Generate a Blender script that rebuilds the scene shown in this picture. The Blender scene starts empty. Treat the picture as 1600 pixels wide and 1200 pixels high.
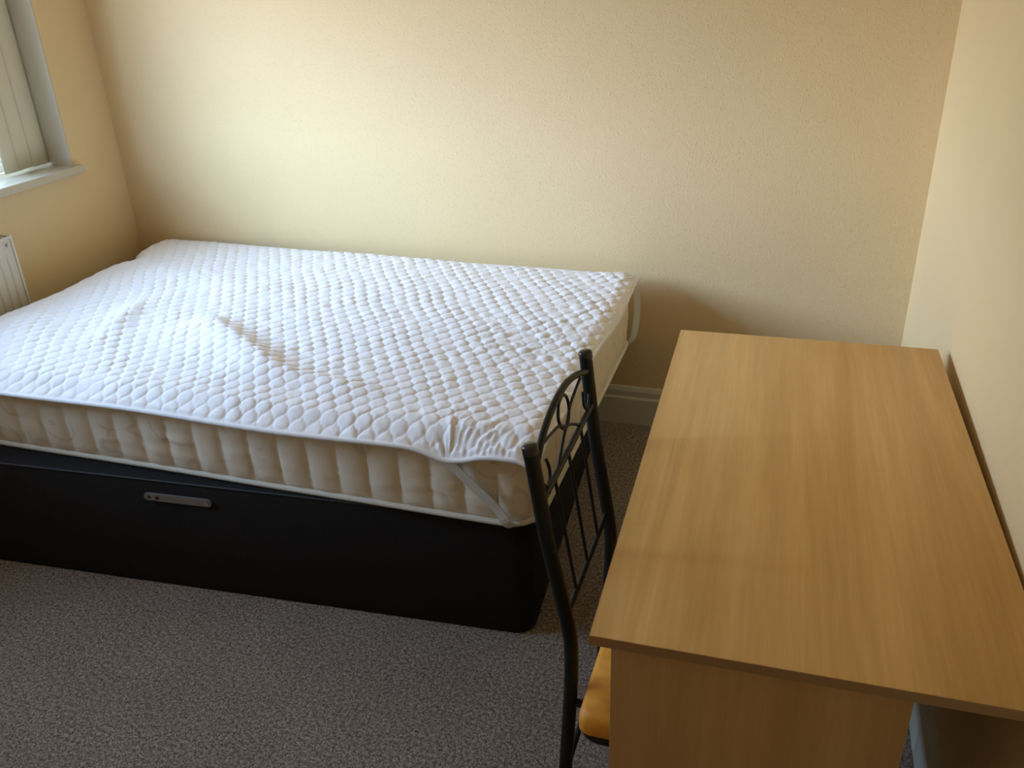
import bpy, bmesh, math, random
import numpy as np
from mathutils import Vector, Matrix, noise as mnoise

random.seed(7)
scene = bpy.context.scene
COL = scene.collection

# ------------------------------------------------------------------ camera
CAM = (-0.3874, -2.9241, 1.6284)
PITCH, YAW, ROLL, FPX = 0.4574, 0.3297, -0.0398, 1349.41
def camera_matrix():
    f = Vector((-math.sin(YAW) * math.cos(PITCH), math.cos(YAW) * math.cos(PITCH), -math.sin(PITCH)))
    r = Vector((math.cos(YAW), math.sin(YAW), 0)); u = r.cross(f)
    r2 = math.cos(ROLL) * r + math.sin(ROLL) * u
    u2 = -math.sin(ROLL) * r + math.cos(ROLL) * u
    m = Matrix((r2, u2, -f)).transposed().to_4x4()
    m.translation = Vector(CAM)
    return m
cam_data = bpy.data.cameras.new('camera')
cam_data.sensor_fit = 'HORIZONTAL'; cam_data.sensor_width = 36
cam_data.lens = FPX / 1600 * 36
cam_data.clip_start = 0.02
cam = bpy.data.objects.new('camera', cam_data); COL.objects.link(cam)
cam.matrix_world = camera_matrix()
scene.camera = cam

# ------------------------------------------------------------------ world, daylight, exposure
world = bpy.data.worlds.new('sky'); scene.world = world; world.use_nodes = True
wn, wl = world.node_tree.nodes, world.node_tree.links
wn.clear()
w_out = wn.new('ShaderNodeOutputWorld'); w_bg = wn.new('ShaderNodeBackground')
w_tc = wn.new('ShaderNodeTexCoord'); w_sep = wn.new('ShaderNodeSeparateXYZ')
SUN_DIR = Vector((-0.84, -0.48, 0.26)).normalized()      # hazy sky, brighter on the side where the veiled sun stands
SKY_BASE, SKY_GLOW, GLOW_POWER = 8.0, 33.0, 12.0
def w_math(op, x, y):
    m = wn.new('ShaderNodeMath'); m.operation = op
    for i, v in enumerate((x, y)):
        if isinstance(v, bpy.types.NodeSocket): wl.new(v, m.inputs[i])
        else: m.inputs[i].default_value = v
    return m.outputs[0]
w_dot = wn.new('ShaderNodeVectorMath'); w_dot.operation = 'DOT_PRODUCT'
wl.new(w_tc.outputs['Generated'], w_dot.inputs[0]); w_dot.inputs[1].default_value = SUN_DIR
w_glow = w_math('MULTIPLY', w_math('POWER', w_math('MAXIMUM', w_dot.outputs['Value'], 0.0), GLOW_POWER), SKY_GLOW)
def w_scaled(col, fac):
    v = wn.new('ShaderNodeVectorMath'); v.operation = 'SCALE'; v.inputs[0].default_value = col
    if isinstance(fac, bpy.types.NodeSocket): wl.new(fac, v.inputs['Scale'])
    else: v.inputs['Scale'].default_value = fac
    return v.outputs[0]
w_add = wn.new('ShaderNodeVectorMath'); w_add.operation = 'ADD'
wl.new(w_scaled((0.46, 0.66, 1.0), SKY_BASE), w_add.inputs[0])
w_elev = wn.new('ShaderNodeValToRGB'); wl.new(w_tc.outputs['Generated'], w_sep.inputs[0]); wl.new(w_sep.outputs['Z'], w_elev.inputs[0])
w_elev.color_ramp.elements[0].position = 0.06; w_elev.color_ramp.elements[0].color = (0.66, 0.72, 0.88, 1)   # hazy horizon
w_elev.color_ramp.elements[1].position = 0.42; w_elev.color_ramp.elements[1].color = (0.42, 0.64, 1.0, 1)    # bluer higher up
w_gl = wn.new('ShaderNodeVectorMath'); w_gl.operation = 'SCALE'; wl.new(w_elev.outputs[0], w_gl.inputs[0]); wl.new(w_glow, w_gl.inputs['Scale'])
wl.new(w_gl.outputs[0], w_add.inputs[1])
wl.new(w_tc.outputs['Generated'], w_sep.inputs[0])
w_up = wn.new('ShaderNodeMapRange'); w_up.inputs[1].default_value = -0.02; w_up.inputs[2].default_value = 0.04
wl.new(w_sep.outputs['Z'], w_up.inputs[0])
w_mix = wn.new('ShaderNodeMix'); w_mix.data_type = 'RGBA'; w_mix.clamp_factor = True
wl.new(w_up.outputs[0], w_mix.inputs[0]); w_mix.inputs[6].default_value = (3.2, 2.9, 2.4, 1)      # ground outside
wl.new(w_add.outputs[0], w_mix.inputs[7])
wl.new(w_mix.outputs[2], w_bg.inputs['Color']); w_bg.inputs['Strength'].default_value = 1.0
wl.new(w_bg.outputs[0], w_out.inputs[0])

scene.view_settings.view_transform = 'Standard'
scene.view_settings.look = 'None'
scene.view_settings.gamma = 1.0
scene.view_settings.use_curve_mapping = False
scene.view_settings.exposure = 0.0

XL, YB, CEIL = -3.05, -3.6, 2.45                     # left wall, wall behind the camera, ceiling
WY0, WY1, WZ0, WZ1 = -2.24, -0.255, 0.975, 2.12      # window opening in the left wall
portal = bpy.data.lights.new('window_daylight', 'AREA'); portal.shape = 'RECTANGLE'
portal.size = WZ1 - WZ0; portal.size_y = WY1 - WY0; portal.cycles.is_portal = True
po = bpy.data.objects.new('window_daylight', portal); COL.objects.link(po)
po.location = (XL - 0.20, (WY0 + WY1) / 2, (WZ0 + WZ1) / 2); po.rotation_euler = (0, -math.pi / 2, 0)

# ------------------------------------------------------------------ helpers
def link(o, parent=None):
    COL.objects.link(o)
    if parent is not None: o.parent = parent
    return o
def tag(o, label=None, cat=None, group=None, kind=None):
    if label: o['label'] = label
    if cat: o['category'] = cat
    if group: o['group'] = group
    if kind: o['kind'] = kind
    return o
def empty(name, loc=(0, 0, 0), rz=0):
    o = bpy.data.objects.new(name, None); o.location = loc; o.rotation_euler = (0, 0, rz)
    o.empty_display_size = 0.1
    return link(o)
def mesh_obj(name, verts, faces, mat, parent=None, smooth=False):
    me = bpy.data.meshes.new(name); me.from_pydata([tuple(v) for v in verts], [], faces); me.update()
    if smooth: me.polygons.foreach_set('use_smooth', [True] * len(me.polygons))
    me.materials.append(mat)
    return link(bpy.data.objects.new(name, me), parent)
def bm_obj(name, bm, mat, parent=None, smooth=False, angle=None):
    bmesh.ops.recalc_face_normals(bm, faces=bm.faces)
    me = bpy.data.meshes.new(name); bm.to_mesh(me); bm.free()
    if smooth: me.polygons.foreach_set('use_smooth', [True] * len(me.polygons))
    if angle is not None:
        me.polygons.foreach_set('use_smooth', [True] * len(me.polygons)); me.set_sharp_from_angle(angle=angle)
    me.materials.append(mat)
    return link(bpy.data.objects.new(name, me), parent)
def add_box(bm, x0, x1, y0, y1, z0, z1, bevel=0.0, seg=2, mat=None):
    m = Matrix.Translation(((x0 + x1) / 2, (y0 + y1) / 2, (z0 + z1) / 2)) @ Matrix.Diagonal((x1 - x0, y1 - y0, z1 - z0, 1))
    if mat is not None: m = mat @ m
    r = bmesh.ops.create_cube(bm, size=1.0, matrix=m)
    if bevel > 0:
        es = set(e for v in r['verts'] for e in v.link_edges)
        bmesh.ops.bevel(bm, geom=list(es), offset=bevel, segments=seg, profile=0.5, affect='EDGES')
def box(name, x0, x1, y0, y1, z0, z1, mat, parent=None, bevel=0.0, seg=2):
    bm = bmesh.new(); add_box(bm, x0, x1, y0, y1, z0, z1, bevel, seg)
    return bm_obj(name, bm, mat, parent, angle=math.radians(35) if bevel else None)
def catmull(pts, n=8, closed=False):
    P = [Vector(p) for p in pts]; out = []
    N = len(P)
    rng = range(N) if closed else range(N - 1)
    for i in rng:
        a = P[(i - 1) % N] if (closed or i > 0) else P[0] * 2 - P[1]
        b = P[i]; c = P[(i + 1) % N]
        d = P[(i + 2) % N] if (closed or i + 2 < N) else P[-1] * 2 - P[-2]
        for k in range(n):
            t = k / n
            out.append(0.5 * ((2 * b) + (c - a) * t + (2 * a - 5 * b + 4 * c - d) * t * t + (3 * b - a - 3 * c + d) * t ** 3))
    if not closed: out.append(P[-1])
    return out
def add_tube(bm, pts, r, seg=12, closed=False, cap=True, dome=0.0):
    P = [Vector(p) for p in pts]; N = len(P)
    rad = r if callable(r) else (lambda i: r)
    def tangent(i):
        a = P[(i - 1) % N] if (closed or i > 0) else P[i]
        b = P[(i + 1) % N] if (closed or i < N - 1) else P[i]
        return (b - a).normalized()
    t0 = tangent(0); ref = Vector((0, 0, 1)) if abs(t0.z) < 0.9 else Vector((0, 1, 0))
    nrm = (ref - t0 * ref.dot(t0)).normalized()
    rings = []
    for i in range(N):
        t = tangent(i); nrm = (nrm - t * nrm.dot(t)).normalized(); b = t.cross(nrm)
        rings.append([bm.verts.new(P[i] + (nrm * math.cos(2 * math.pi * k / seg) + b * math.sin(2 * math.pi * k / seg)) * rad(i)) for k in range(seg)])
    last = N if closed else N - 1
    for i in range(last):
        A, B = rings[i], rings[(i + 1) % N]
        for k in range(seg): bm.faces.new((A[k], A[(k + 1) % seg], B[(k + 1) % seg], B[k]))
    if cap and not closed:
        for R, p, s in ((rings[0], P[0], -1), (rings[-1], P[-1], 1)):
            t = tangent(0 if s < 0 else N - 1) * s
            c = bm.verts.new(p + t * dome)
            for k in range(seg):
                bm.faces.new((R[k], R[(k + 1) % seg], c))
def tube(name, pts, r, mat, parent=None, seg=12, closed=False, dome=0.0):
    bm = bmesh.new(); add_tube(bm, pts, r, seg, closed, True, dome)
    return bm_obj(name, bm, mat, parent, angle=math.radians(50))
def ribbon(name, pts, widths, mat, parent=None, thick=0.0012):
    """flat band with thickness along pts; widths = side vectors"""
    V = []; F = []
    P = [Vector(p) for p in pts]
    for i, p in enumerate(P):
        w = Vector(widths[i]); t = (P[min(i + 1, len(P) - 1)] - P[max(i - 1, 0)]).normalized()
        n = t.cross(w).normalized() * thick
        V += [p - w - n, p + w - n, p + w + n, p - w + n]
    for i in range(len(P) - 1):
        a, b = 4 * i, 4 * i + 4
        for k in range(4): F.append((a + k, a + (k + 1) % 4, b + (k + 1) % 4, b + k))
    F.append((3, 2, 1, 0)); e = 4 * (len(P) - 1); F.append((e, e + 1, e + 2, e + 3))
    return mesh_obj(name, V, F, mat, parent, smooth=False)

# ------------------------------------------------------------------ materials
def new_mat(name, color=(0.5, 0.5, 0.5), rough=0.6, metal=0.0, spec=0.5):
    m = bpy.data.materials.new(name); m.use_nodes = True
    b = m.node_tree.nodes['Principled BSDF']
    b.inputs['Base Color'].default_value = (*color, 1); b.inputs['Roughness'].default_value = rough
    b.inputs['Metallic'].default_value = metal; b.inputs['Specular IOR Level'].default_value = spec
    return m, m.node_tree.nodes, m.node_tree.links, b
def coords(n, l, scale=(1, 1, 1)):
    tc = n.new('ShaderNodeTexCoord'); mp = n.new('ShaderNodeMapping'); mp.inputs['Scale'].default_value = scale
    l.new(tc.outputs['Object'], mp.inputs['Vector']); return mp.outputs['Vector']
def tex_noise(n, l, vec, scale, detail=3, rough=0.5, dist=0.0):
    t = n.new('ShaderNodeTexNoise'); t.inputs['Scale'].default_value = scale; t.inputs['Detail'].default_value = detail
    t.inputs['Roughness'].default_value = rough; t.inputs['Distortion'].default_value = dist
    l.new(vec, t.inputs['Vector']); return t.outputs['Fac']
def ramp(n, l, fac, stops):
    r = n.new('ShaderNodeValToRGB'); e = r.color_ramp.elements
    e[0].position, e[0].color = stops[0][0], (*stops[0][1], 1)
    e[1].position, e[1].color = stops[-1][0], (*stops[-1][1], 1)
    for p, c in stops[1:-1]:
        k = e.new(p); k.color = (*c, 1)
    l.new(fac, r.inputs[0]); return r.outputs[0]
def bump(n, l, b, height, strength, dist):
    k = n.new('ShaderNodeBump'); k.inputs['Strength'].default_value = strength; k.inputs['Distance'].default_value = dist
    l.new(height, k.inputs['Height']); l.new(k.outputs[0], b.inputs['Normal']); return k
def mix_col(n, l, fac, a, b, blend='MIX'):
    m = n.new('ShaderNodeMix'); m.data_type = 'RGBA'; m.blend_type = blend
    for sock, v in ((m.inputs['Factor'], fac), (m.inputs['A'], a), (m.inputs['B'], b)):
        pass
    fs, A, B = m.inputs[0], m.inputs[6], m.inputs[7]
    for s, v in ((fs, fac), (A, a), (B, b)):
        if hasattr(v, 'links') or isinstance(v, bpy.types.NodeSocket): l.new(v, s)
        elif isinstance(v, (int, float)): s.default_value = v
        else: s.default_value = (*v, 1)
    return m.outputs[2]
def add_math(n, l, op, a, b):
    m = n.new('ShaderNodeMath'); m.operation = op
    for i, v in enumerate((a, b)):
        if isinstance(v, bpy.types.NodeSocket): l.new(v, m.inputs[i])
        else: m.inputs[i].default_value = v
    return m.outputs[0]

def wallpaper(name, col, chip=1.0):
    m, n, l, b = new_mat(name, col, 0.75, spec=0.25)
    v = coords(n, l)
    big = tex_noise(n, l, v, 1.6, 2)
    l.new(ramp(n, l, big, [(0.3, tuple(c * 0.97 for c in col)), (0.7, tuple(min(1, c * 1.02) for c in col))]), b.inputs['Base Color'])
    vor = n.new('ShaderNodeTexVoronoi'); vor.inputs['Scale'].default_value = 150; l.new(v, vor.inputs['Vector'])
    chips = ramp(n, l, vor.outputs['Distance'], [(0.0, (1, 1, 1)), (0.55, (0, 0, 0))])
    mask = ramp(n, l, tex_noise(n, l, v, 75, 2), [(0.42, (0, 0, 0)), (0.62, (1, 1, 1))])
    fine = tex_noise(n, l, v, 210, 3)
    h = add_math(n, l, 'ADD', add_math(n, l, 'MULTIPLY', chips, mask), add_math(n, l, 'MULTIPLY', fine, 0.9))
    bump(n, l, b, h, 0.42 * chip, 0.0022)
    return m
M_WALL = wallpaper('cream_woodchip_wallpaper', (0.875, 0.665, 0.38))
M_WALL_R = wallpaper('pale_peach_wall_paint', (0.88, 0.66, 0.36), 0.45)
M_CEIL, *_ = new_mat('ceiling_white', (0.90, 0.78, 0.60), 0.9)
M_GLOSS, *_ = new_mat('white_gloss_paint', (0.78, 0.74, 0.62), 0.35)
M_SILL, *_ = new_mat('sill_gloss_paint', (0.66, 0.60, 0.48), 0.25)
M_UPVC, *_ = new_mat('white_window_frame', (0.82, 0.82, 0.78), 0.3)
M_RAD, *_ = new_mat('radiator_white_enamel', (0.76, 0.71, 0.62), 0.35)

def carpet_mat():
    m, n, l, b = new_mat('carpet_grey_brown', rough=1.0, spec=0.05)
    v = coords(n, l)
    f1 = tex_noise(n, l, v, 240, 3, 0.75); f2 = tex_noise(n, l, v, 110, 3, 0.65); f3 = tex_noise(n, l, v, 5, 3)
    s = add_math(n, l, 'ADD', add_math(n, l, 'MULTIPLY', f1, 0.62), add_math(n, l, 'MULTIPLY', f2, 0.38))
    c = ramp(n, l, s, [(0.40, (0.13, 0.10, 0.08)), (0.50, (0.42, 0.34, 0.28)), (0.60, (0.82, 0.69, 0.59))])
    c2 = mix_col(n, l, 0.5, c, ramp(n, l, f3, [(0.35, (0.80, 0.78, 0.78)), (0.65, (1.0, 1.0, 1.0))]), 'MULTIPLY')
    l.new(c2, b.inputs['Base Color'])
    bump(n, l, b, s, 1.0, 0.012)
    return m
M_CARPET = carpet_mat()

def beech(name, a, c, rough=0.38):
    m, n, l, b = new_mat(name, rough=rough, spec=0.4)
    v = coords(n, l, (14, 0.8, 14)); v2 = coords(n, l, (130, 5, 130)); v3 = coords(n, l, (4, 0.35, 4))
    g1 = tex_noise(n, l, v, 1.0, 4, 0.55, 0.4); g2 = tex_noise(n, l, v2, 1.0, 3, 0.6); g3 = tex_noise(n, l, v3, 1.0, 2)
    s = add_math(n, l, 'ADD', add_math(n, l, 'MULTIPLY', g1, 0.55), add_math(n, l, 'ADD', add_math(n, l, 'MULTIPLY', g2, 0.2), add_math(n, l, 'MULTIPLY', g3, 0.3)))
    l.new(ramp(n, l, s, [(0.40, a), (0.53, tuple((p + q) / 2 for p, q in zip(a, c))), (0.65, c)]), b.inputs['Base Color'])
    bump(n, l, b, g2, 0.06, 0.001)
    return m
M_BEECH = beech('beech_laminate', (0.65, 0.36, 0.108), (0.90, 0.555, 0.205))
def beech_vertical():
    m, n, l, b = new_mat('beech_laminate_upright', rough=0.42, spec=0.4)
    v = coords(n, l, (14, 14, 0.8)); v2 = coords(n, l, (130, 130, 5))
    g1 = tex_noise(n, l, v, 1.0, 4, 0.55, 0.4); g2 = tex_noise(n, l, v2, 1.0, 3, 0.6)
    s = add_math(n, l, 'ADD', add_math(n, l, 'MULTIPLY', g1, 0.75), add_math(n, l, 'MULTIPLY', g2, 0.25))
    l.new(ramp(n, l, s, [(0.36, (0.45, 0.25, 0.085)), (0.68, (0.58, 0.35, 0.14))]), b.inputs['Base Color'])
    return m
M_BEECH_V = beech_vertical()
M_EDGE, *_ = new_mat('beech_edge_band', (0.34, 0.19, 0.08), 0.45)

def pad_mat():
    m, n, l, b = new_mat('white_quilted_cotton', (0.92, 0.885, 0.88), 0.85, spec=0.2)
    b.inputs['Sheen Weight'].default_value = 0.15
    v = coords(n, l); f = tex_noise(n, l, v, 70, 4, 0.6, 0.6)
    bump(n, l, b, f, 0.25, 0.004)
    return m
M_PAD = pad_mat()
M_BIND, *_ = new_mat('white_binding_tape', (0.86, 0.85, 0.85), 0.8)
M_STRAP, *_ = new_mat('elastic_strap_white', (0.74, 0.72, 0.68), 0.6)
def tick_mat():
    m, n, l, b = new_mat('cream_damask_ticking', rough=0.7, spec=0.3)
    v = coords(n, l)
    nz = n.new('ShaderNodeTexNoise'); nz.inputs['Scale'].default_value = 6; nz.inputs['Detail'].default_value = 1; l.new(v, nz.inputs['Vector'])
    mx = n.new('ShaderNodeMix'); mx.data_type = 'VECTOR'; mx.inputs[0].default_value = 0.10
    l.new(v, mx.inputs[4]); l.new(nz.outputs['Color'], mx.inputs[5])
    vo = n.new('ShaderNodeTexVoronoi'); vo.inputs['Scale'].default_value = 8.5; l.new(mx.outputs[1], vo.inputs['Vector'])
    d = vo.outputs['Distance']
    w = add_math(n, l, 'SINE', add_math(n, l, 'MULTIPLY', d, 17.0), 0.0)
    line = ramp(n, l, w, [(0.70, (0, 0, 0)), (0.92, (1, 1, 1))])
    keep = ramp(n, l, tex_noise(n, l, v, 5.5, 1), [(0.46, (0, 0, 0)), (0.54, (1, 1, 1))])
    fac = add_math(n, l, 'MULTIPLY', add_math(n, l, 'MULTIPLY', line, keep), 0.42)
    l.new(mix_col(n, l, fac, (0.92, 0.80, 0.63), (0.62, 0.52, 0.38)), b.inputs['Base Color'])
    vs = coords(n, l, (9, 9, 70)); f = tex_noise(n, l, vs, 1.0, 3, 0.6, 0.5)
    bump(n, l, b, f, 0.35, 0.005)
    return m
M_TICK = tick_mat()
M_PIPE, *_ = new_mat('cream_piping', (0.80, 0.76, 0.66), 0.7)
def black_fabric():
    m, n, l, b = new_mat('black_faux_suede', (0.011, 0.010, 0.010), 0.9, spec=0.2)
    v = coords(n, l); f = tex_noise(n, l, v, 320, 2)
    l.new(ramp(n, l, f, [(0.35, (0.013, 0.0115, 0.011)), (0.65, (0.024, 0.021, 0.020))]), b.inputs['Base Color'])
    bump(n, l, b, f, 0.3, 0.001)
    return m
M_BASE = black_fabric()
M_SEAM, *_ = new_mat('base_seam_piping', (0.035, 0.034, 0.036), 0.7)
M_PLATE, *_ = new_mat('dull_grey_plate', (0.26, 0.235, 0.21), 0.4, 0.3)
M_SCREW, *_ = new_mat('brass_screw', (0.75, 0.66, 0.48), 0.25, 1.0)
M_HOLE, *_ = new_mat('plate_slot_black', (0.01, 0.01, 0.01), 0.9)
def black_metal():
    m, n, l, b = new_mat('black_painted_steel', (0.007, 0.0085, 0.007), 0.45, spec=0.28)
    v = coords(n, l); f = tex_noise(n, l, v, 70, 3)
    l.new(ramp(n, l, f, [(0.3, (0.36, 0.36, 0.36)), (0.7, (0.55, 0.55, 0.55))]), b.inputs['Roughness'])
    return m
M_STEEL = black_metal()
M_CAP, *_ = new_mat('black_plastic_cap', (0.02, 0.018, 0.017), 0.3)
def seat_mat():
    m, n, l, b = new_mat('orange_tan_vinyl', rough=0.5, spec=0.4)
    v = coords(n, l); f = tex_noise(n, l, v, 28, 4)
    l.new(ramp(n, l, f, [(0.35, (0.84, 0.33, 0.03)), (0.7, (0.98, 0.47, 0.055))]), b.inputs['Base Color'])
    bump(n, l, b, tex_noise(n, l, v, 250, 2), 0.15, 0.001)
    return m
M_SEAT = seat_mat()
def blind_mat():
    m, n, l, b = new_mat('cream_blind_fabric', (0.78, 0.72, 0.56), 0.85, spec=0.2)
    return m
M_BLIND = blind_mat()
def glass_mat():
    m = bpy.data.materials.new('window_glass'); m.use_nodes = True
    n, l = m.node_tree.nodes, m.node_tree.links; n.clear()
    o = n.new('ShaderNodeOutputMaterial'); mx = n.new('ShaderNodeMixShader'); t = n.new('ShaderNodeBsdfTransparent')
    g = n.new('ShaderNodeBsdfGlossy'); lw = n.new('ShaderNodeLayerWeight'); lw.inputs['Blend'].default_value = 0.5; g.inputs['Roughness'].default_value = 0.02
    t.inputs['Color'].default_value = (0.96, 0.98, 0.97, 1)
    fr = add_math(n, l, 'ADD', add_math(n, l, 'MULTIPLY', add_math(n, l, 'POWER', lw.outputs['Facing'], 5.0), 0.92), 0.04)
    l.new(fr, mx.inputs[0]); l.new(t.outputs[0], mx.inputs[1]); l.new(g.outputs[0], mx.inputs[2]); l.new(mx.outputs[0], o.inputs[0])
    return m
M_GLASS = glass_mat()
M_CHROME, *_ = new_mat('dull_metal', (0.5, 0.48, 0.44), 0.35, 0.9)

# ------------------------------------------------------------------ room shell
tag(box('floor', XL - 0.3, 0.4, YB - 0.1, 0.12, -0.12, 0.0, M_CARPET), 'dark grey brown short pile carpet covering the floor', kind='structure')
tag(box('ceiling', XL - 0.3, 0.4, YB - 0.1, 0.12, CEIL, CEIL + 0.1, M_CEIL), 'plain white ceiling above the room', kind='structure')
tag(box('wall_back', XL - 0.3, 0.4, 0.0, 0.12, 0.0, CEIL, M_WALL), 'cream woodchip papered wall behind the bed', kind='structure')
tag(box('wall_front', XL - 0.3, 0.4, YB - 0.1, YB, 0.0, CEIL, M_WALL), 'cream papered wall facing the bed wall', kind='structure')
RW = 0.0066                                               # the right wall is a touch out of square
def right_wall_x(y): return -y * RW
def rw_prism(name, t0, t1, z0, z1, mat, ya=YB, yb=0.0):
    V = []
    for z in (z0, z1):
        V += [(right_wall_x(ya) - t1, ya, z), (right_wall_x(yb) - t1, yb, z), (right_wall_x(yb) - t0, yb, z), (right_wall_x(ya) - t0, ya, z)]
    F = [(0, 1, 2, 3), (7, 6, 5, 4), (0, 4, 5, 1), (1, 5, 6, 2), (2, 6, 7, 3), (3, 7, 4, 0)]
    bm = bmesh.new(); vs = [bm.verts.new(v) for v in V]
    for f in F: bm.faces.new([vs[i] for i in f])
    return bm_obj(name, bm, mat)
tag(rw_prism('wall_right', -0.15, 0.0, 0.0, CEIL, M_WALL_R), 'pale peach wall beside the desk', kind='structure')
bm = bmesh.new()
add_box(bm, XL - 0.28, XL, YB, WY0, 0, CEIL); add_box(bm, XL - 0.28, XL, WY1, 0.0, 0, CEIL)
add_box(bm, XL - 0.28, XL, WY0, WY1, 0, WZ0 - 0.03); add_box(bm, XL - 0.28, XL, WY0, WY1, WZ1, CEIL)
tag(bm_obj('wall_left', bm, M_WALL), 'cream papered wall with the window and radiator', kind='structure')

SK = 0.155
def skirting(name, pa, pb, inward, label):
    """moulded board: flat face, step and chamfered top"""
    pa, pb, n = Vector(pa), Vector(pb), Vector(inward)
    prof = [(0, 0), (0.018, 0), (0.018, SK - 0.048), (0.012, SK - 0.040), (0.012, SK - 0.018), (0.007, SK - 0.004), (0.004, SK), (0, SK)]
    V = [];
    for p in (pa, pb):
        V += [p + n * d + Vector((0, 0, z)) for d, z in prof]
    k = len(prof); F = [(i, (i + 1) % k, k + (i + 1) % k, k + i) for i in range(k)]
    F += [tuple(range(k)), tuple(range(2 * k - 1, k - 1, -1))]
    bm = bmesh.new(); vs = [bm.verts.new(v) for v in V]
    for f in F: bm.faces.new([vs[i] for i in f])
    return tag(bm_obj(name, bm, M_GLOSS), label, kind='structure')
skirting('baseboard_back', (XL, 0, 0), (0, 0, 0), (0, -1, 0), 'cream painted moulded skirting board along the bed wall')
skirting('baseboard_right', (0, 0, 0), (right_wall_x(YB), YB, 0), (-1, 0, 0), 'cream painted skirting board behind the desk')
skirting('baseboard_left', (XL, YB, 0), (XL, 0, 0), (1, 0, 0), 'cream painted skirting board under the radiator')

# window: frame, two casements, panes, handle, reveal lining and sill
win = empty('window_1', (XL - 0.20, (WY0 + WY1) / 2, WZ0)); tag(win, 'white framed casement window in a deep reveal', kind='structure')
def wpart(name, boxes, mat, parent=win, bevel=0.004):
    bm = bmesh.new()
    for b in boxes: add_box(bm, *b, bevel, 2)
    o = bm_obj(name, bm, mat, None, angle=math.radians(35)); o.parent = parent
    o.matrix_parent_inverse = Matrix.Translation(-(Vector(parent.location) if parent.parent is None else Vector(parent.parent.location)))
    return o
XG = XL - 0.21
ym = WY0 + 0.42                                       # narrow opening light at the near end, one wide fixed light beyond
FB, CB = 0.042, 0.036                                  # face widths of frame and casement bars
wpart('frame', [(XG - 0.03, XG + 0.03, WY0, WY1, WZ0, WZ0 + FB), (XG - 0.03, XG + 0.03, WY0, WY1, WZ1 - FB, WZ1),
                (XG - 0.03, XG + 0.03, WY0, WY0 + FB, WZ0, WZ1), (XG - 0.03, XG + 0.03, WY1 - FB, WY1, WZ0, WZ1),
                (XG - 0.03, XG + 0.03, ym - 0.025, ym + 0.025, WZ0, WZ1)], M_UPVC)
for a, b in ((WY0 + FB, ym - 0.025), (ym + 0.025, WY1 - FB)):
    z0, z1 = WZ0 + FB, WZ1 - FB
    wpart('casement', [(XG - 0.02, XG + 0.036, a, b, z0, z0 + CB), (XG - 0.02, XG + 0.036, a, b, z1 - CB, z1),
                       (XG - 0.02, XG + 0.036, a, a + CB, z0, z1), (XG - 0.02, XG + 0.036, b - CB, b, z0, z1)], M_UPVC)
    wpart('pane', [(XG + 0.006, XG + 0.012, a + CB - 0.005, b - CB + 0.005, z0 + CB - 0.005, z1 - CB + 0.005)], M_GLASS, win, 0)
wpart('handle', [(XG + 0.036, XG + 0.050, ym - 0.056, ym - 0.032, 1.44, 1.50), (XG + 0.050, XG + 0.063, ym - 0.053, ym - 0.035, 1.38, 1.49)], M_UPVC, win, 0.003)
# painted lining of the reveal (jambs and head)
wpart('reveal_lining', [(XL - 0.18, XL - 0.001, WY1 - 0.004, WY1, WZ0 - 0.004, WZ1), (XL - 0.18, XL - 0.001, WY0, WY0 + 0.004, WZ0 - 0.004, WZ1),
                        (XL - 0.18, XL - 0.001, WY0, WY1, WZ1 - 0.004, WZ1)], M_SILL, win, 0)
wpart('sill', [(XL - 0.18, XL + 0.001, WY0 + 0.001, WY1 - 0.001, WZ0 - 0.03, WZ0), (XL + 0.0, XL + 0.032, WY0 - 0.03, WY1 + 0.022, WZ0 - 0.03, WZ0)], M_SILL, win, 0.005)

# ------------------------------------------------------------------ vertical blind drawn to the far side of the window
vb = empty('vertical_blind', (XL - 0.08, WY1 - 0.11, WZ0)); tag(vb, 'cream vertical blind slats bunched at the side of the window', 'blind')
def vpart(o):
    o.parent = vb; o.matrix_parent_inverse = Matrix.Translation(-Vector(vb.location)); return o
vpart(box('headrail', XL - 0.130, XL - 0.080, WY0 + 0.01, WY1 - 0.01, WZ1 - 0.05, WZ1 - 0.006, M_UPVC, None, 0.003))
def slat(y, rot, zb, lean=0.0, w=0.089):
    V = []; F = []
    nz, nw = 10, 6
    for j in range(nz + 1):
        for i in range(nw + 1):
            s = (i / nw - 0.5) * w; c = 0.006 * (1 - (2 * i / nw - 1) ** 2)
            z = zb + (WZ1 - 0.055 - zb) * j / nz
            dy = -s * math.cos(rot) + c * math.sin(rot) - lean * (z - zb); dx = s * math.sin(rot) + c * math.cos(rot)
            V.append((XL - 0.105 + dx, y + dy, z))
    for j in range(nz):
        for i in range(nw):
            a = j * (nw + 1) + i; F.append((a, a + 1, a + nw + 2, a + nw + 1))
    o = mesh_obj('slat', V, F, M_BLIND, None, True)
    md = o.modifiers.new('thick', 'SOLIDIFY'); md.thickness = 0.0012
    return vpart(o)
for k in range(3): slat(WY1 - 0.0485 - k * 0.066, math.radians(5), WZ0 + 0.010 + 0.002 * (k % 2))
vpart(tube('chain', catmull([(XL - 0.095, -0.462, 1.19), (XL - 0.09, -0.474, 1.165), (XL - 0.088, -0.466, 1.15), (XL - 0.093, -0.458, 1.158)], 5), 0.004, M_BLIND, None, 8))

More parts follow.
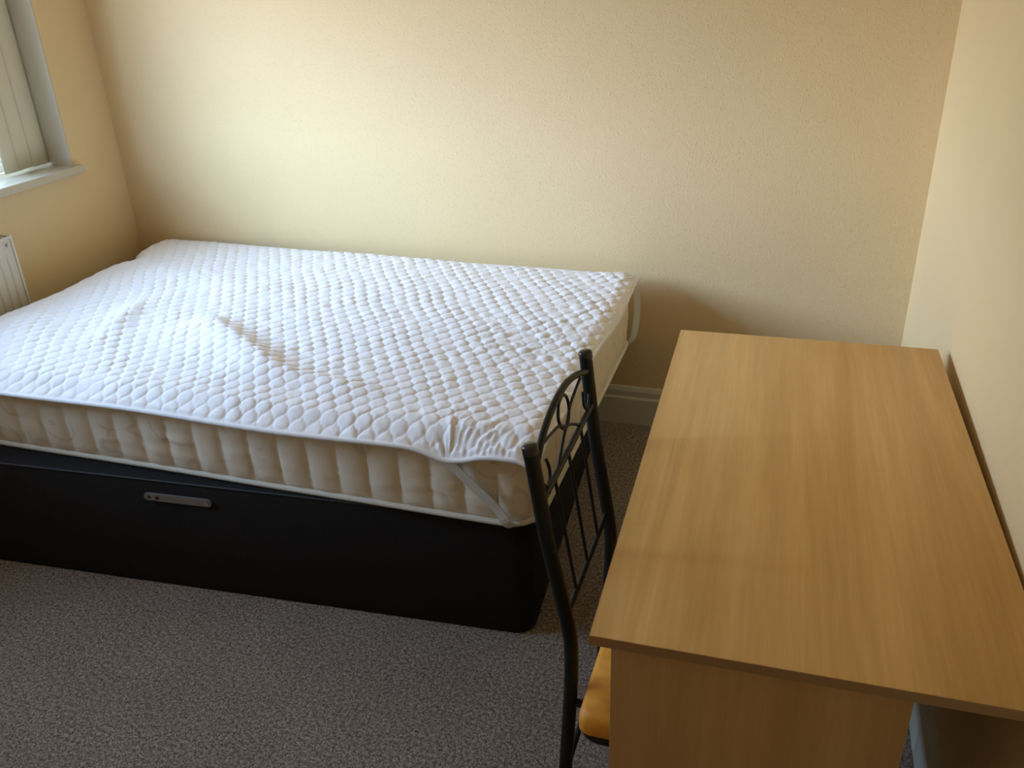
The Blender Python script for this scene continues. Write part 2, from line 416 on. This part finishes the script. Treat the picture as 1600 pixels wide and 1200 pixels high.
# ------------------------------------------------------------------ radiator under the window
RX, RY0, RY1, RZ0, RZ1 = -2.955, -1.70, -0.70, 0.22, 0.828
rad = empty('radiator', (RX - 0.04, (RY0 + RY1) / 2, RZ0)); tag(rad, 'white ribbed panel radiator on the wall beneath the window', 'radiator')
def rpart(o):
    o.parent = rad; o.matrix_parent_inverse = Matrix.Translation(-Vector(rad.location)); return o
V = []; F = []
n_f = 29; prof = []
for k in range(n_f):                                   # pressed vertical flutes
    y = RY0 + 0.03 + (RY1 - RY0 - 0.06) * k / (n_f - 1); h = (RY1 - RY0 - 0.06) / (n_f - 1)
    prof += [(y - h * 0.32, 0.0), (y - h * 0.16, 0.004), (y + h * 0.16, 0.004), (y + h * 0.32, 0.0)]
prof = [(RY0, 0.0)] + prof + [(RY1, 0.0)]
zs = [(RZ0, 0), (RZ0 + 0.05, 0), (RZ0 + 0.075, 1), (RZ1 - 0.075, 1), (RZ1 - 0.05, 0), (RZ1, 0)]
for z, on in zs:
    for y, d in prof: V.append((RX - 0.008 + d * on, y, z))
k = len(prof)
for j in range(len(zs) - 1):
    for i in range(k - 1): F.append((j * k + i, j * k + i + 1, (j + 1) * k + i + 1, (j + 1) * k + i))
o = mesh_obj('front_panel', V, F, M_RAD); md = o.modifiers.new('thick', 'SOLIDIFY'); md.thickness = 0.003; rpart(o)
rpart(box('rear_panel', RX - 0.070, RX - 0.058, RY0 + 0.01, RY1 - 0.01, RZ0, RZ1 - 0.01, M_RAD, None, 0.003))
for y in (RY0, RY1):
    rpart(box('side_cover', RX - 0.066, RX - 0.004, y - 0.005, y + 0.005, RZ0 + 0.01, RZ1 + 0.004, M_RAD, None, 0.002))
bm = bmesh.new()
add_box(bm, RX - 0.068, RX - 0.060, RY0, RY1, RZ1 - 0.004, RZ1 + 0.003); add_box(bm, RX - 0.010, RX - 0.003, RY0, RY1, RZ1 - 0.004, RZ1 + 0.003)
ny = 48
for i in range(ny + 1):
    y = RY0 + (RY1 - RY0) * i / ny; add_box(bm, RX - 0.062, RX - 0.008, y - 0.004, y + 0.004, RZ1 - 0.003, RZ1 + 0.002)
rpart(bm_obj('top_grille', bm, M_RAD))
rpart(tube('air_vent', [(RX - 0.005, RY1 - 0.022, RZ1 - 0.025), (RX + 0.001, RY1 - 0.022, RZ1 - 0.025)], 0.006, M_CHROME, None, 10))
for y in (RY0 + 0.15, RY1 - 0.15):
    rpart(box('bracket', XL, RX - 0.06, y - 0.015, y + 0.015, RZ0 + 0.05, RZ1 - 0.06, M_RAD))
for y in (RY0 + 0.02, RY1 - 0.02):
    rpart(tube('pipe', [(RX - 0.035, y, RZ0 + 0.02), (RX - 0.035, y, 0.0)], 0.0075, M_CHROME, None, 10))

# ------------------------------------------------------------------ bed base (turned slightly against the wall)
BROT = 0.0738; BW, BL, BH = 1.17, 1.90, 0.372
base = empty('bed_base', (-0.9337, -1.236, 0.0), BROT)
tag(base, 'black fabric bed base under the cream mattress', 'bed base')
# local frame: x from -BL to 0, y from 0 (front) to BW
def rounded_rect(x0, x1, y0, y1, r, n=6):
    pts = []
    for cx, cy, a in ((x1 - r, y0 + r, -90), (x1 - r, y1 - r, 0), (x0 + r, y1 - r, 90), (x0 + r, y0 + r, 180)):
        for k in range(n + 1):
            t = math.radians(a + 90 * k / n); pts.append((cx + r * math.cos(t), cy + r * math.sin(t)))
    return pts
def loft(name, rings, mat, parent, cap=True, smooth_angle=40):
    bm = bmesh.new(); R = [[bm.verts.new(p) for p in ring] for ring in rings]; k = len(R[0])
    for a, b in zip(R[:-1], R[1:]):
        for i in range(k): bm.faces.new((a[i], a[(i + 1) % k], b[(i + 1) % k], b[i]))
    if cap: bm.faces.new(R[0][::-1]); bm.faces.new(R[-1])
    return bm_obj(name, bm, mat, parent, angle=math.radians(smooth_angle))
def rr3(d, z, r): return [(x, y, z) for x, y in rounded_rect(-BL + d, -d, d, BW - d, r)]
loft('body', [rr3(0.004, 0.0, 0.05), rr3(0.0, 0.01, 0.05), rr3(0.0, BH - 0.012, 0.05), rr3(0.003, BH - 0.003, 0.048), rr3(0.012, BH, 0.04)], M_BASE, base)
tube('piping', [(x, y, BH - 0.004) for x, y in rounded_rect(-BL + 0.001, -0.001, 0.001, BW - 0.001, 0.05)], 0.0028, M_SEAM, base, 8, closed=True)
# flat pull handle on the front
hx0, hx1, hz = -1.105, -0.895, 0.317
bm = bmesh.new(); pts = []
for cx, a0 in ((hx1 - 0.011, -90), (hx0 + 0.011, 90)):
    for k in range(9):
        t = math.radians(a0 + 180 * k / 8); pts.append((cx + 0.011 * math.cos(t), 0.011 * math.sin(t)))
front = [bm.verts.new((x, -0.008, hz + z)) for x, z in pts]; back = [bm.verts.new((x, -0.001, hz + z)) for x, z in pts]
bm.faces.new(front); bm.faces.new(back[::-1]); k = len(pts)
for i in range(k): bm.faces.new((front[i], back[i], back[(i + 1) % k], front[(i + 1) % k]))
handle = bm_obj('handle', bm, M_PLATE, base); handle['label'] = 'dull grey flat pull plate with two screws'
for sx in (hx0 + 0.030, hx1 - 0.014):
    tube('screw', [(sx, -0.007, hz), (sx, -0.0105, hz)], 0.0065, M_SCREW, handle, 12, dome=0.002)
for sx in (hx0 + 0.017, hx0 + 0.043):
    tube('slot', [(sx, -0.006, hz), (sx, -0.0083, hz)], 0.005, M_HOLE, handle, 12)

# ------------------------------------------------------------------ mattress
MX0, MX1, MY0, MY1, MZ0, MZ1 = -2.845, -0.915, -1.262, -0.070, 0.374, 0.610
mat_ = empty('mattress', ((MX0 + MX1) / 2, (MY0 + MY1) / 2, MZ0)); tag(mat_, 'cream damask mattress with padded vertical channels on the black base', 'mattress')
def mpart(o):
    o.parent = mat_; o.matrix_parent_inverse = Matrix.Translation(-Vector(mat_.location)); return o
def perimeter(x0, x1, y0, y1, r, step):
    """evenly spaced points round a rounded rectangle with outward normals and running length"""
    raw = []
    fine = rounded_rect(x0, x1, y0, y1, r, 14); k = len(fine)
    L = [0]
    for i in range(k):
        a, b = fine[i], fine[(i + 1) % k]; L.append(L[-1] + math.hypot(b[0] - a[0], b[1] - a[1]))
    n = int(L[-1] / step); out = []
    j = 0
    for m in range(n):
        s = L[-1] * m / n
        while L[j + 1] < s: j += 1
        a, b = fine[j], fine[(j + 1) % k]; t = (s - L[j]) / (L[j + 1] - L[j] + 1e-9)
        dx, dy = b[0] - a[0], b[1] - a[1]; h = math.hypot(dx, dy) + 1e-9
        out.append((a[0] + dx * t, a[1] + dy * t, dy / h, -dx / h, s))
    return out
per = perimeter(MX0, MX1, MY0, MY1, 0.07, 0.0055)
def mz_wave(x, y): return 0.006 * mnoise.noise(Vector((x * 2.3, y * 2.3, 3.1)))
nz = 18; V = []; F = []; k = len(per)
CH = 0.0865
for j in range(nz + 1):
    t = j / nz
    for x, y, nx, ny_, s in per:
        ph = ((x if abs(ny_) > 0.7 else y) - MX1) / CH
        fr = ph - math.floor(ph); c = abs(math.sin(math.pi * fr)) ** 0.55
        env = max(0.0, 1 - (2 * t - 1) ** 2) ** 0.45
        wr = mnoise.noise(Vector((x * 9, y * 9, t * 14))) * 0.0035 + mnoise.noise(Vector((x * 30, y * 30, t * 34))) * 0.0016
        d = env * (0.008 + 0.013 * c * (0.35 if abs(nx) > 0.7 else 1.0) + wr)
        lo = mz_wave(x, y) if y < MY0 + 0.1 else 0.0
        z = MZ0 + 0.008 + (MZ1 - 0.006 - MZ0 - 0.008) * t + lo * (1 - t)
        V.append((x + nx * d, y + ny_ * d, z))
for j in range(nz):
    for i in range(k): F.append((j * k + i, j * k + (i + 1) % k, (j + 1) * k + (i + 1) % k, (j + 1) * k + i))
inner = []
for x, y, nx, ny_, s in per: V.append((x - nx * 0.03, y - ny_ * 0.03, MZ1))
b0 = nz * k; i0 = (nz + 1) * k
for i in range(k): F.append((b0 + i, b0 + (i + 1) % k, i0 + (i + 1) % k, i0 + i))
F.append(tuple(range(i0, i0 + k))); F.append(tuple(range(k - 1, -1, -1)))
mpart(mesh_obj('body', V, F, M_TICK, None, True))
pp = [(x + nx * 0.007, y + ny_ * 0.007, MZ0 + 0.0085 + (mz_wave(x, y) if y < MY0 + 0.1 else 0)) for x, y, nx, ny_, s in per[::4]]
o = mpart(tube('piping', pp, 0.0085, M_PIPE, None, 8, closed=True)); o['label'] = 'thick cream piping along the bottom edge'
pp = [(x + nx * 0.003, y + ny_ * 0.003, MZ1 - 0.008) for x, y, nx, ny_, s in per[::4]]
mpart(tube('piping', pp, 0.006, M_PIPE, None, 8, closed=True))

# ------------------------------------------------------------------ quilted mattress protector
pad = empty('mattress_protector', (-1.9, -0.68, MZ1)); tag(pad, 'white quilted mattress protector spread over the mattress', 'mattress protector')
def ppart(o):
    o.parent = pad; o.matrix_parent_inverse = Matrix.Translation(-Vector(pad.location)); return o
NX, NY = 620, 400
U, Vv = np.meshgrid(np.linspace(0, 1, NX), np.linspace(0, 1, NY))
def gauss(a, c, w): return np.exp(-((a - c) / w) ** 2)
def yf(x): return -1.316 - 0.012 * np.sin(np.pi * (x + 2.88) / 2.0) - 0.006 * np.sin(x * 7.0) - 0.006 * gauss(x, -1.10, 0.06)
def yr(x): return -0.022 - 0.056 * ((x + 2.9) / 2.02) ** 1.0 + 0.004 * np.sin(x * 9)
def xl(y): return -2.885 + 0.06 * gauss(y, -0.30, 0.07) - 0.02 * gauss(y, -0.06, 0.1) + 0.01 * np.sin(y * 8)
def xr(y): return -0.886 + 0.010 * (y + 1.3) + 0.006 * np.sin(y * 10)
x_ = -2.885 + 2.0 * U
y_ = yf(x_) + (yr(x_) - yf(x_)) * Vv
for _ in range(3):
    x_ = xl(y_) + (xr(y_) - xl(y_)) * U
    y_ = yf(x_) + (yr(x_) - yf(x_)) * Vv
# low frequency noise built from random sines
rs = np.random.RandomState(3)
def waves(x, y, n, fmin, fmax):
    h = np.zeros_like(x)
    for _ in range(n):
        a = rs.uniform(0, np.pi); f = rs.uniform(fmin, fmax); p = rs.uniform(0, 6.28)
        h += np.sin((x * np.cos(a) + y * np.sin(a)) * f * 6.283 + p)
    return h / np.sqrt(n)
wob = waves(x_, y_, 6, 1.5, 4) * 0.004
P_, Q_ = 0.0237, 0.075
xq = x_ + wob; yq = y_ + waves(x_, y_, 6, 1.5, 4) * 0.004
A_ = 0.465 * P_
cosy = np.cos(2 * np.pi * yq / Q_); cosy = np.sign(cosy) * np.abs(cosy) ** 0.62
def dist_family(off, sgn):
    d = (xq - off - sgn * A_ * cosy) / (2 * P_)
    d = np.abs(d - np.round(d)) * 2 * P_
    slope = 1.15 * A_ * 2 * np.pi / Q_ * np.abs(np.sin(2 * np.pi * yq / Q_))
    return d / np.sqrt(1 + slope ** 2)
dd = np.minimum(dist_family(0, 1), dist_family(P_, -1))
puff = 0.55 * (1 - np.exp(-dd / 0.0022)) + 0.45 * np.sin(np.clip(dd / 0.019, 0, 1) * np.pi / 2)
puff_h = 0.0046 * (1 + 0.25 * waves(x_, y_, 5, 3, 8))
height = puff * np.clip(puff_h, 0.003, 0.009)
# broad undulation and loose folds of the cover
height += 0.0035 * waves(x_, y_, 7, 0.6, 1.8) + 0.0045
def ridge(ax, ay, bx, by, h, w, skew=0.0):
    dx, dy = bx - ax, by - ay; L = np.hypot(dx, dy); dx /= L; dy /= L
    s = (x_ - ax) * dx + (y_ - ay) * dy; t = -(x_ - ax) * dy + (y_ - ay) * dx
    fall = 1 / (1 + np.exp(-(s + 0.02) / 0.03)) * (1 - 1 / (1 + np.exp(-(s - L) / 0.04)))
    tt = t * (1 + skew * np.sign(t))
    return h * fall * np.exp(-(tt / w) ** 2)
height += ridge(-2.11, -0.83, -1.70, -1.10, 0.036, 0.066, 0.25)
height += ridge(-1.70, -1.10, -1.40, -1.13, 0.014, 0.040, 0.2)
height += ridge(-2.44, -0.76, -2.37, -0.96, 0.020, 0.045)
height += ridge(-2.62, -0.42, -2.05, -0.52, 0.010, 0.09)
height += ridge(-2.75, -0.95, -2.30, -1.18, 0.012, 0.10)
# crumples near the foot end
cr = waves(x_, y_, 14, 9, 22)
mask = gauss(x_, -1.16, 0.16) * gauss(y_, -0.75, 0.22) + gauss(x_, -0.98, 0.10) * gauss(y_, -0.60, 0.35) + 0.8 * gauss(x_, -0.93, 0.07) * gauss(y_, -0.15, 0.12)
height += 0.0028 * np.clip(mask, 0, 1) * np.abs(cr)
height += 0.0007 * waves(x_, y_, 14, 10, 26)
# gathers radiating from the elastic strap on the front edge
gx, gy = -1.095, -1.345
ang = np.arctan2(y_ - gy, x_ - gx); rad_ = np.hypot(x_ - gx, y_ - gy)
wn1, wn2 = waves(x_, y_, 8, 4, 12), waves(x_, y_, 8, 6, 16)
g = np.sin(ang * 17 + 1.1 * wn1 + 14 * rad_) + 0.7 * np.sin(ang * 31 + 1.4 * wn2)
height += 0.0030 * g * np.exp(-(rad_ / 0.16) ** 2) * np.clip(rad_ / 0.06, 0, 1) * (0.6 + 0.5 * wn2)
pl = np.sin(x_ * 2 * np.pi / 0.0165 + 0.9 * wn1) * gauss(x_, -1.02, 0.11) * np.exp(-np.clip(y_ - yf(x_), 0, 1) / 0.045)
height += 0.0022 * pl
gx2, gy2 = -0.86, -0.07
ang2 = np.arctan2(y_ - gy2, x_ - gx2); r2_ = np.hypot(x_ - gx2, y_ - gy2)
height += 0.0035 * np.sin(ang2 * 26) * np.exp(-(r2_ / 0.13) ** 2)
# edges bend down over the mattress
def soft(t): t = np.clip(t, 0, 1); return t * t * (3 - 2 * t)
ef = y_ - yf(x_); er = yr(x_) - y_; el = x_ - xl(y_); ee = xr(y_) - x_
edge = np.minimum(np.minimum(ef, er), np.minimum(el, ee))
height *= 0.15 + 0.85 * soft(edge / 0.014)
drop = 0.030 * (1 - soft(ef / 0.085)) + 0.012 * (1 - soft(ee / 0.05)) + 0.020 * (1 - soft(el / 0.06)) + 0.006 * (1 - soft(er / 0.05))
drop += 0.022 * gauss(x_, -1.10, 0.07) * (1 - soft(ef / 0.07))
drop -= 0.010 * gauss(x_, -0.88, 0.12) * gauss(y_, -0.08, 0.1)
z_ = MZ1 + 0.0165 + height - drop
verts = np.stack([x_, y_, z_], -1).reshape(-1, 3)
idx = np.arange(NX * NY).reshape(NY, NX)
quads = np.stack([idx[:-1, :-1], idx[:-1, 1:], idx[1:, 1:], idx[1:, :-1]], -1).reshape(-1, 4)
me = bpy.data.meshes.new('quilt')
me.vertices.add(len(verts)); me.vertices.foreach_set('co', verts.astype(np.float32).ravel())
me.loops.add(quads.size); me.loops.foreach_set('vertex_index', quads.astype(np.int32).ravel())
me.polygons.add(len(quads)); me.polygons.foreach_set('loop_start', np.arange(0, quads.size, 4, dtype=np.int32))
me.polygons.foreach_set('use_smooth', np.ones(len(quads), dtype=bool))
me.update(calc_edges=True); me.validate(); me.materials.append(M_PAD)
quilt = bpy.data.objects.new('quilt', me); COL.objects.link(quilt)
md = quilt.modifiers.new('thick', 'SOLIDIFY'); md.thickness = 0.004; md.offset = -1
ppart(quilt)
rim = [tuple(verts[idx[0, i]]) for i in range(0, NX - 1, 5)] + [tuple(verts[idx[j, -1]]) for j in range(0, NY - 1, 5)] \
    + [tuple(verts[idx[-1, i]]) for i in range(NX - 1, 0, -5)] + [tuple(verts[idx[j, 0]]) for j in range(NY - 1, 0, -5)]
ppart(tube('binding', [(x, y, z - 0.004) for x, y, z in rim], 0.0064, M_BIND, None, 8, closed=True))
# elastic straps
def strap(pts, w):
    c = catmull(pts, 6)
    return ppart(ribbon('elastic_strap', c, [w] * len(c), M_STRAP, None))
strap([(-1.125, -1.302, 0.572), (-1.07, -1.300, 0.515), (-1.00, -1.293, 0.44), (-0.965, -1.282, 0.385), (-0.93, -1.20, 0.372)], (0.011, 0, 0.007))
strap([(-0.900, -0.105, 0.606), (-0.882, -0.10, 0.565), (-0.880, -0.095, 0.48), (-0.890, -0.10, 0.40), (-0.915, -0.105, 0.370)], (0.010, 0.007, 0.0))

# ------------------------------------------------------------------ desk
DROT = 0.0271; DX, DY, DW, DD, DZ, DT = -0.021, -0.7941, 0.6183, 1.1721, 0.7433, 0.018
desk = empty('desk', (DX - DW / 2, DY - DD / 2, 0)); tag(desk, 'beech effect desk standing against the right wall', 'desk')
dm = Matrix.Translation((DX, DY, 0)) @ Matrix.Rotation(DROT, 4, 'Z')     # local: x -DW..0, y -DD..0
def dpart(name, x0, x1, y0, y1, z0, z1, mat, bevel=0.0015):
    o = box(name, x0, x1, y0, y1, z0, z1, mat, None, bevel, 2); o.parent = desk
    o.matrix_parent_inverse = Matrix.Translation(-Vector(desk.location)); o.matrix_basis = dm; return o
dpart('desk_top', -DW + 0.001, -0.001, -DD + 0.001, -0.001, DZ - DT, DZ, M_BEECH, 0.001)
dpart('edge_band', -DW + 0.001, -0.001, -DD, -DD + 0.001, DZ - DT + 0.0005, DZ - 0.0007, M_EDGE, 0)
dpart('edge_band', -DW, -DW + 0.001, -DD, 0.0, DZ - DT + 0.0005, DZ - 0.0007, M_EDGE, 0)
for y in (-DD + 0.022, -0.040):
    dpart('side_panel', -DW + 0.029, -DW + 0.445, y, y + 0.018, 0.0, DZ - DT, M_BEECH_V)
dpart('back_panel', -DW + 0.405, -DW + 0.421, -DD + 0.04, -0.04, 0.17, DZ - DT, M_BEECH_V)

# ------------------------------------------------------------------ metal chair pushed under the desk
chair = empty('chair', (-0.50, -1.61, 0.0)); tag(chair, 'black metal chair with scrolled back and orange seat pushed under desk', 'chair')
def cpart(o):
    o.parent = chair; o.matrix_parent_inverse = Matrix.Translation(-Vector(chair.location)); return o
CY = -1.79
post = [(-0.750, 0.930), (-0.737, 0.840), (-0.724, 0.750), (-0.703, 0.645), (-0.687, 0.560), (-0.684, 0.500), (-0.685, 0.440), (-0.690, 0.340), (-0.697, 0.220), (-0.708, 0.080), (-0.714, 0.006)]
def post_y(z, far):
    return CY + (0.376 - 0.040 * min(1.0, max(0.0, (0.93 - z) / 0.36)) if far else 0.0)
DV = Vector((-0.15998, 0, 0.98712))
def bp(s, t):                                            # point in the plane of the chair back
    p = Vector((-0.750, CY, 0.930)) + DV * t; return (p.x, CY + s, p.z)
for far in (False, True):
    pts = catmull([(x, post_y(z, far), z) for x, z in post], 5)
    cpart(tube('rear_leg', pts, 0.0130, M_STEEL, None, 16))
    top = Vector(pts[0])
    cap = [top - DV * 0.012, top + DV * 0.001, top + DV * 0.004]
    rr = [0.0138, 0.0138, 0.0105]
    cpart(tube('end_cap', cap, lambda i: rr[i], M_CAP, None, 16, dome=0.0012))
    cpart(tube('rubber_foot', [(-0.7145, post_y(0, far), 0.022), (-0.7155, post_y(0, far), 0.0)], 0.0155, M_CAP, None, 14))
cpart(tube('top_rail', catmull([bp(0.004, -0.046), bp(0.035, -0.028), bp(0.08, -0.011), bp(0.135, 0.000), bp(0.19, 0.004), bp(0.245, 0.000), bp(0.30, -0.013), bp(0.345, -0.029), bp(0.372, -0.040)], 5), 0.0066, M_STEEL, None, 12))
cpart(tube('middle_rail', [bp(0.0, -0.106), bp(0.37, -0.106)], 0.0066, M_STEEL, None, 12))
cpart(tube('lower_rail', [bp(0.0, -0.347), bp(0.345, -0.347)], 0.0058, M_STEEL, None, 12))
for a, b in ((0.082, 0.082), (0.176, 0.168), (0.268, 0.255)):
    cpart(tube('spindle', [bp(a, -0.106), bp(b, -0.347)], 0.0032, M_STEEL, None, 10))
cs = 0.189
def scroll(pts, closed=False): return cpart(tube('scroll', catmull([bp(cs + a, t) for a, t in pts], 6, closed), 0.0031, M_STEEL, None, 10, closed))
for m in (1, -1):                                        # two crossing bars that meet in a loop, and hooks beside the posts
    scroll([(m * 0.128, -0.028), (m * 0.085, -0.034), (m * 0.040, -0.043), (m * 0.008, -0.060), (m * -0.030, -0.076), (m * -0.068, -0.097), (m * -0.074, -0.104)])
    scroll([(m * 0.130, -0.058), (m * 0.124, -0.072), (m * 0.124, -0.086), (m * 0.134, -0.097), (m * 0.152, -0.096), (m * 0.166, -0.082), (m * 0.176, -0.066)])
scroll([(0.0, -0.006), (-0.022, -0.012), (-0.033, -0.028), (-0.031, -0.046), (-0.016, -0.061), (0.0, -0.066), (0.016, -0.061), (0.031, -0.046), (0.033, -0.028), (0.022, -0.012)], True)
# seat
SX0, SX1, SY0, SY1, SZ = -0.655, -0.275, -1.868, -1.405, 0.404
def seat_ring(d, z, r): return [(x, y, z) for x, y in rounded_rect(SX0 + d, SX1 - d, SY0 + d, SY1 - d, r, 6)]
cpart(loft('seat_cushion', [seat_ring(0.004, SZ, 0.018), seat_ring(0.0, SZ + 0.006, 0.02), seat_ring(0.0, SZ + 0.032, 0.02), seat_ring(0.003, SZ + 0.041, 0.02),
                            seat_ring(0.012, SZ + 0.047, 0.02), seat_ring(0.06, SZ + 0.051, 0.02)], M_SEAT, None, True, 60))
fr = [(x, y, SZ - 0.008) for x, y in rounded_rect(SX0 + 0.008, SX1 - 0.008, SY0 + 0.008, SY1 - 0.008, 0.03, 5)]
cpart(tube('seat_frame', fr, 0.009, M_STEEL, None, 10, closed=True))
for far in (False, True):
    y = post_y(0.43, far)
    cpart(tube('bracket', [(-0.686, y, SZ - 0.008), (SX0 + 0.012, y, SZ - 0.008)], 0.008, M_STEEL, None, 10))
    yl = (SY1 - 0.03) if far else (SY0 + 0.03)
    cpart(tube('front_leg', catmull([(SX1 - 0.03, yl, SZ - 0.008), (SX1 - 0.024, yl, 0.22), (SX1 - 0.012, yl, 0.004)], 5), 0.011, M_STEEL, None, 14))
    cpart(tube('rubber_foot', [(SX1 - 0.012, yl, 0.02), (SX1 - 0.0115, yl, 0.0)], 0.0135, M_CAP, None, 14))
    cpart(tube('stretcher', [(-0.705, post_y(0.12, far), 0.12), (SX1 - 0.018, yl, 0.12)], 0.006, M_STEEL, None, 10))
cpart(tube('stretcher', [(-0.698, post_y(0.3, False), 0.20), (-0.698, post_y(0.3, True), 0.20)], 0.006, M_STEEL, None, 10))
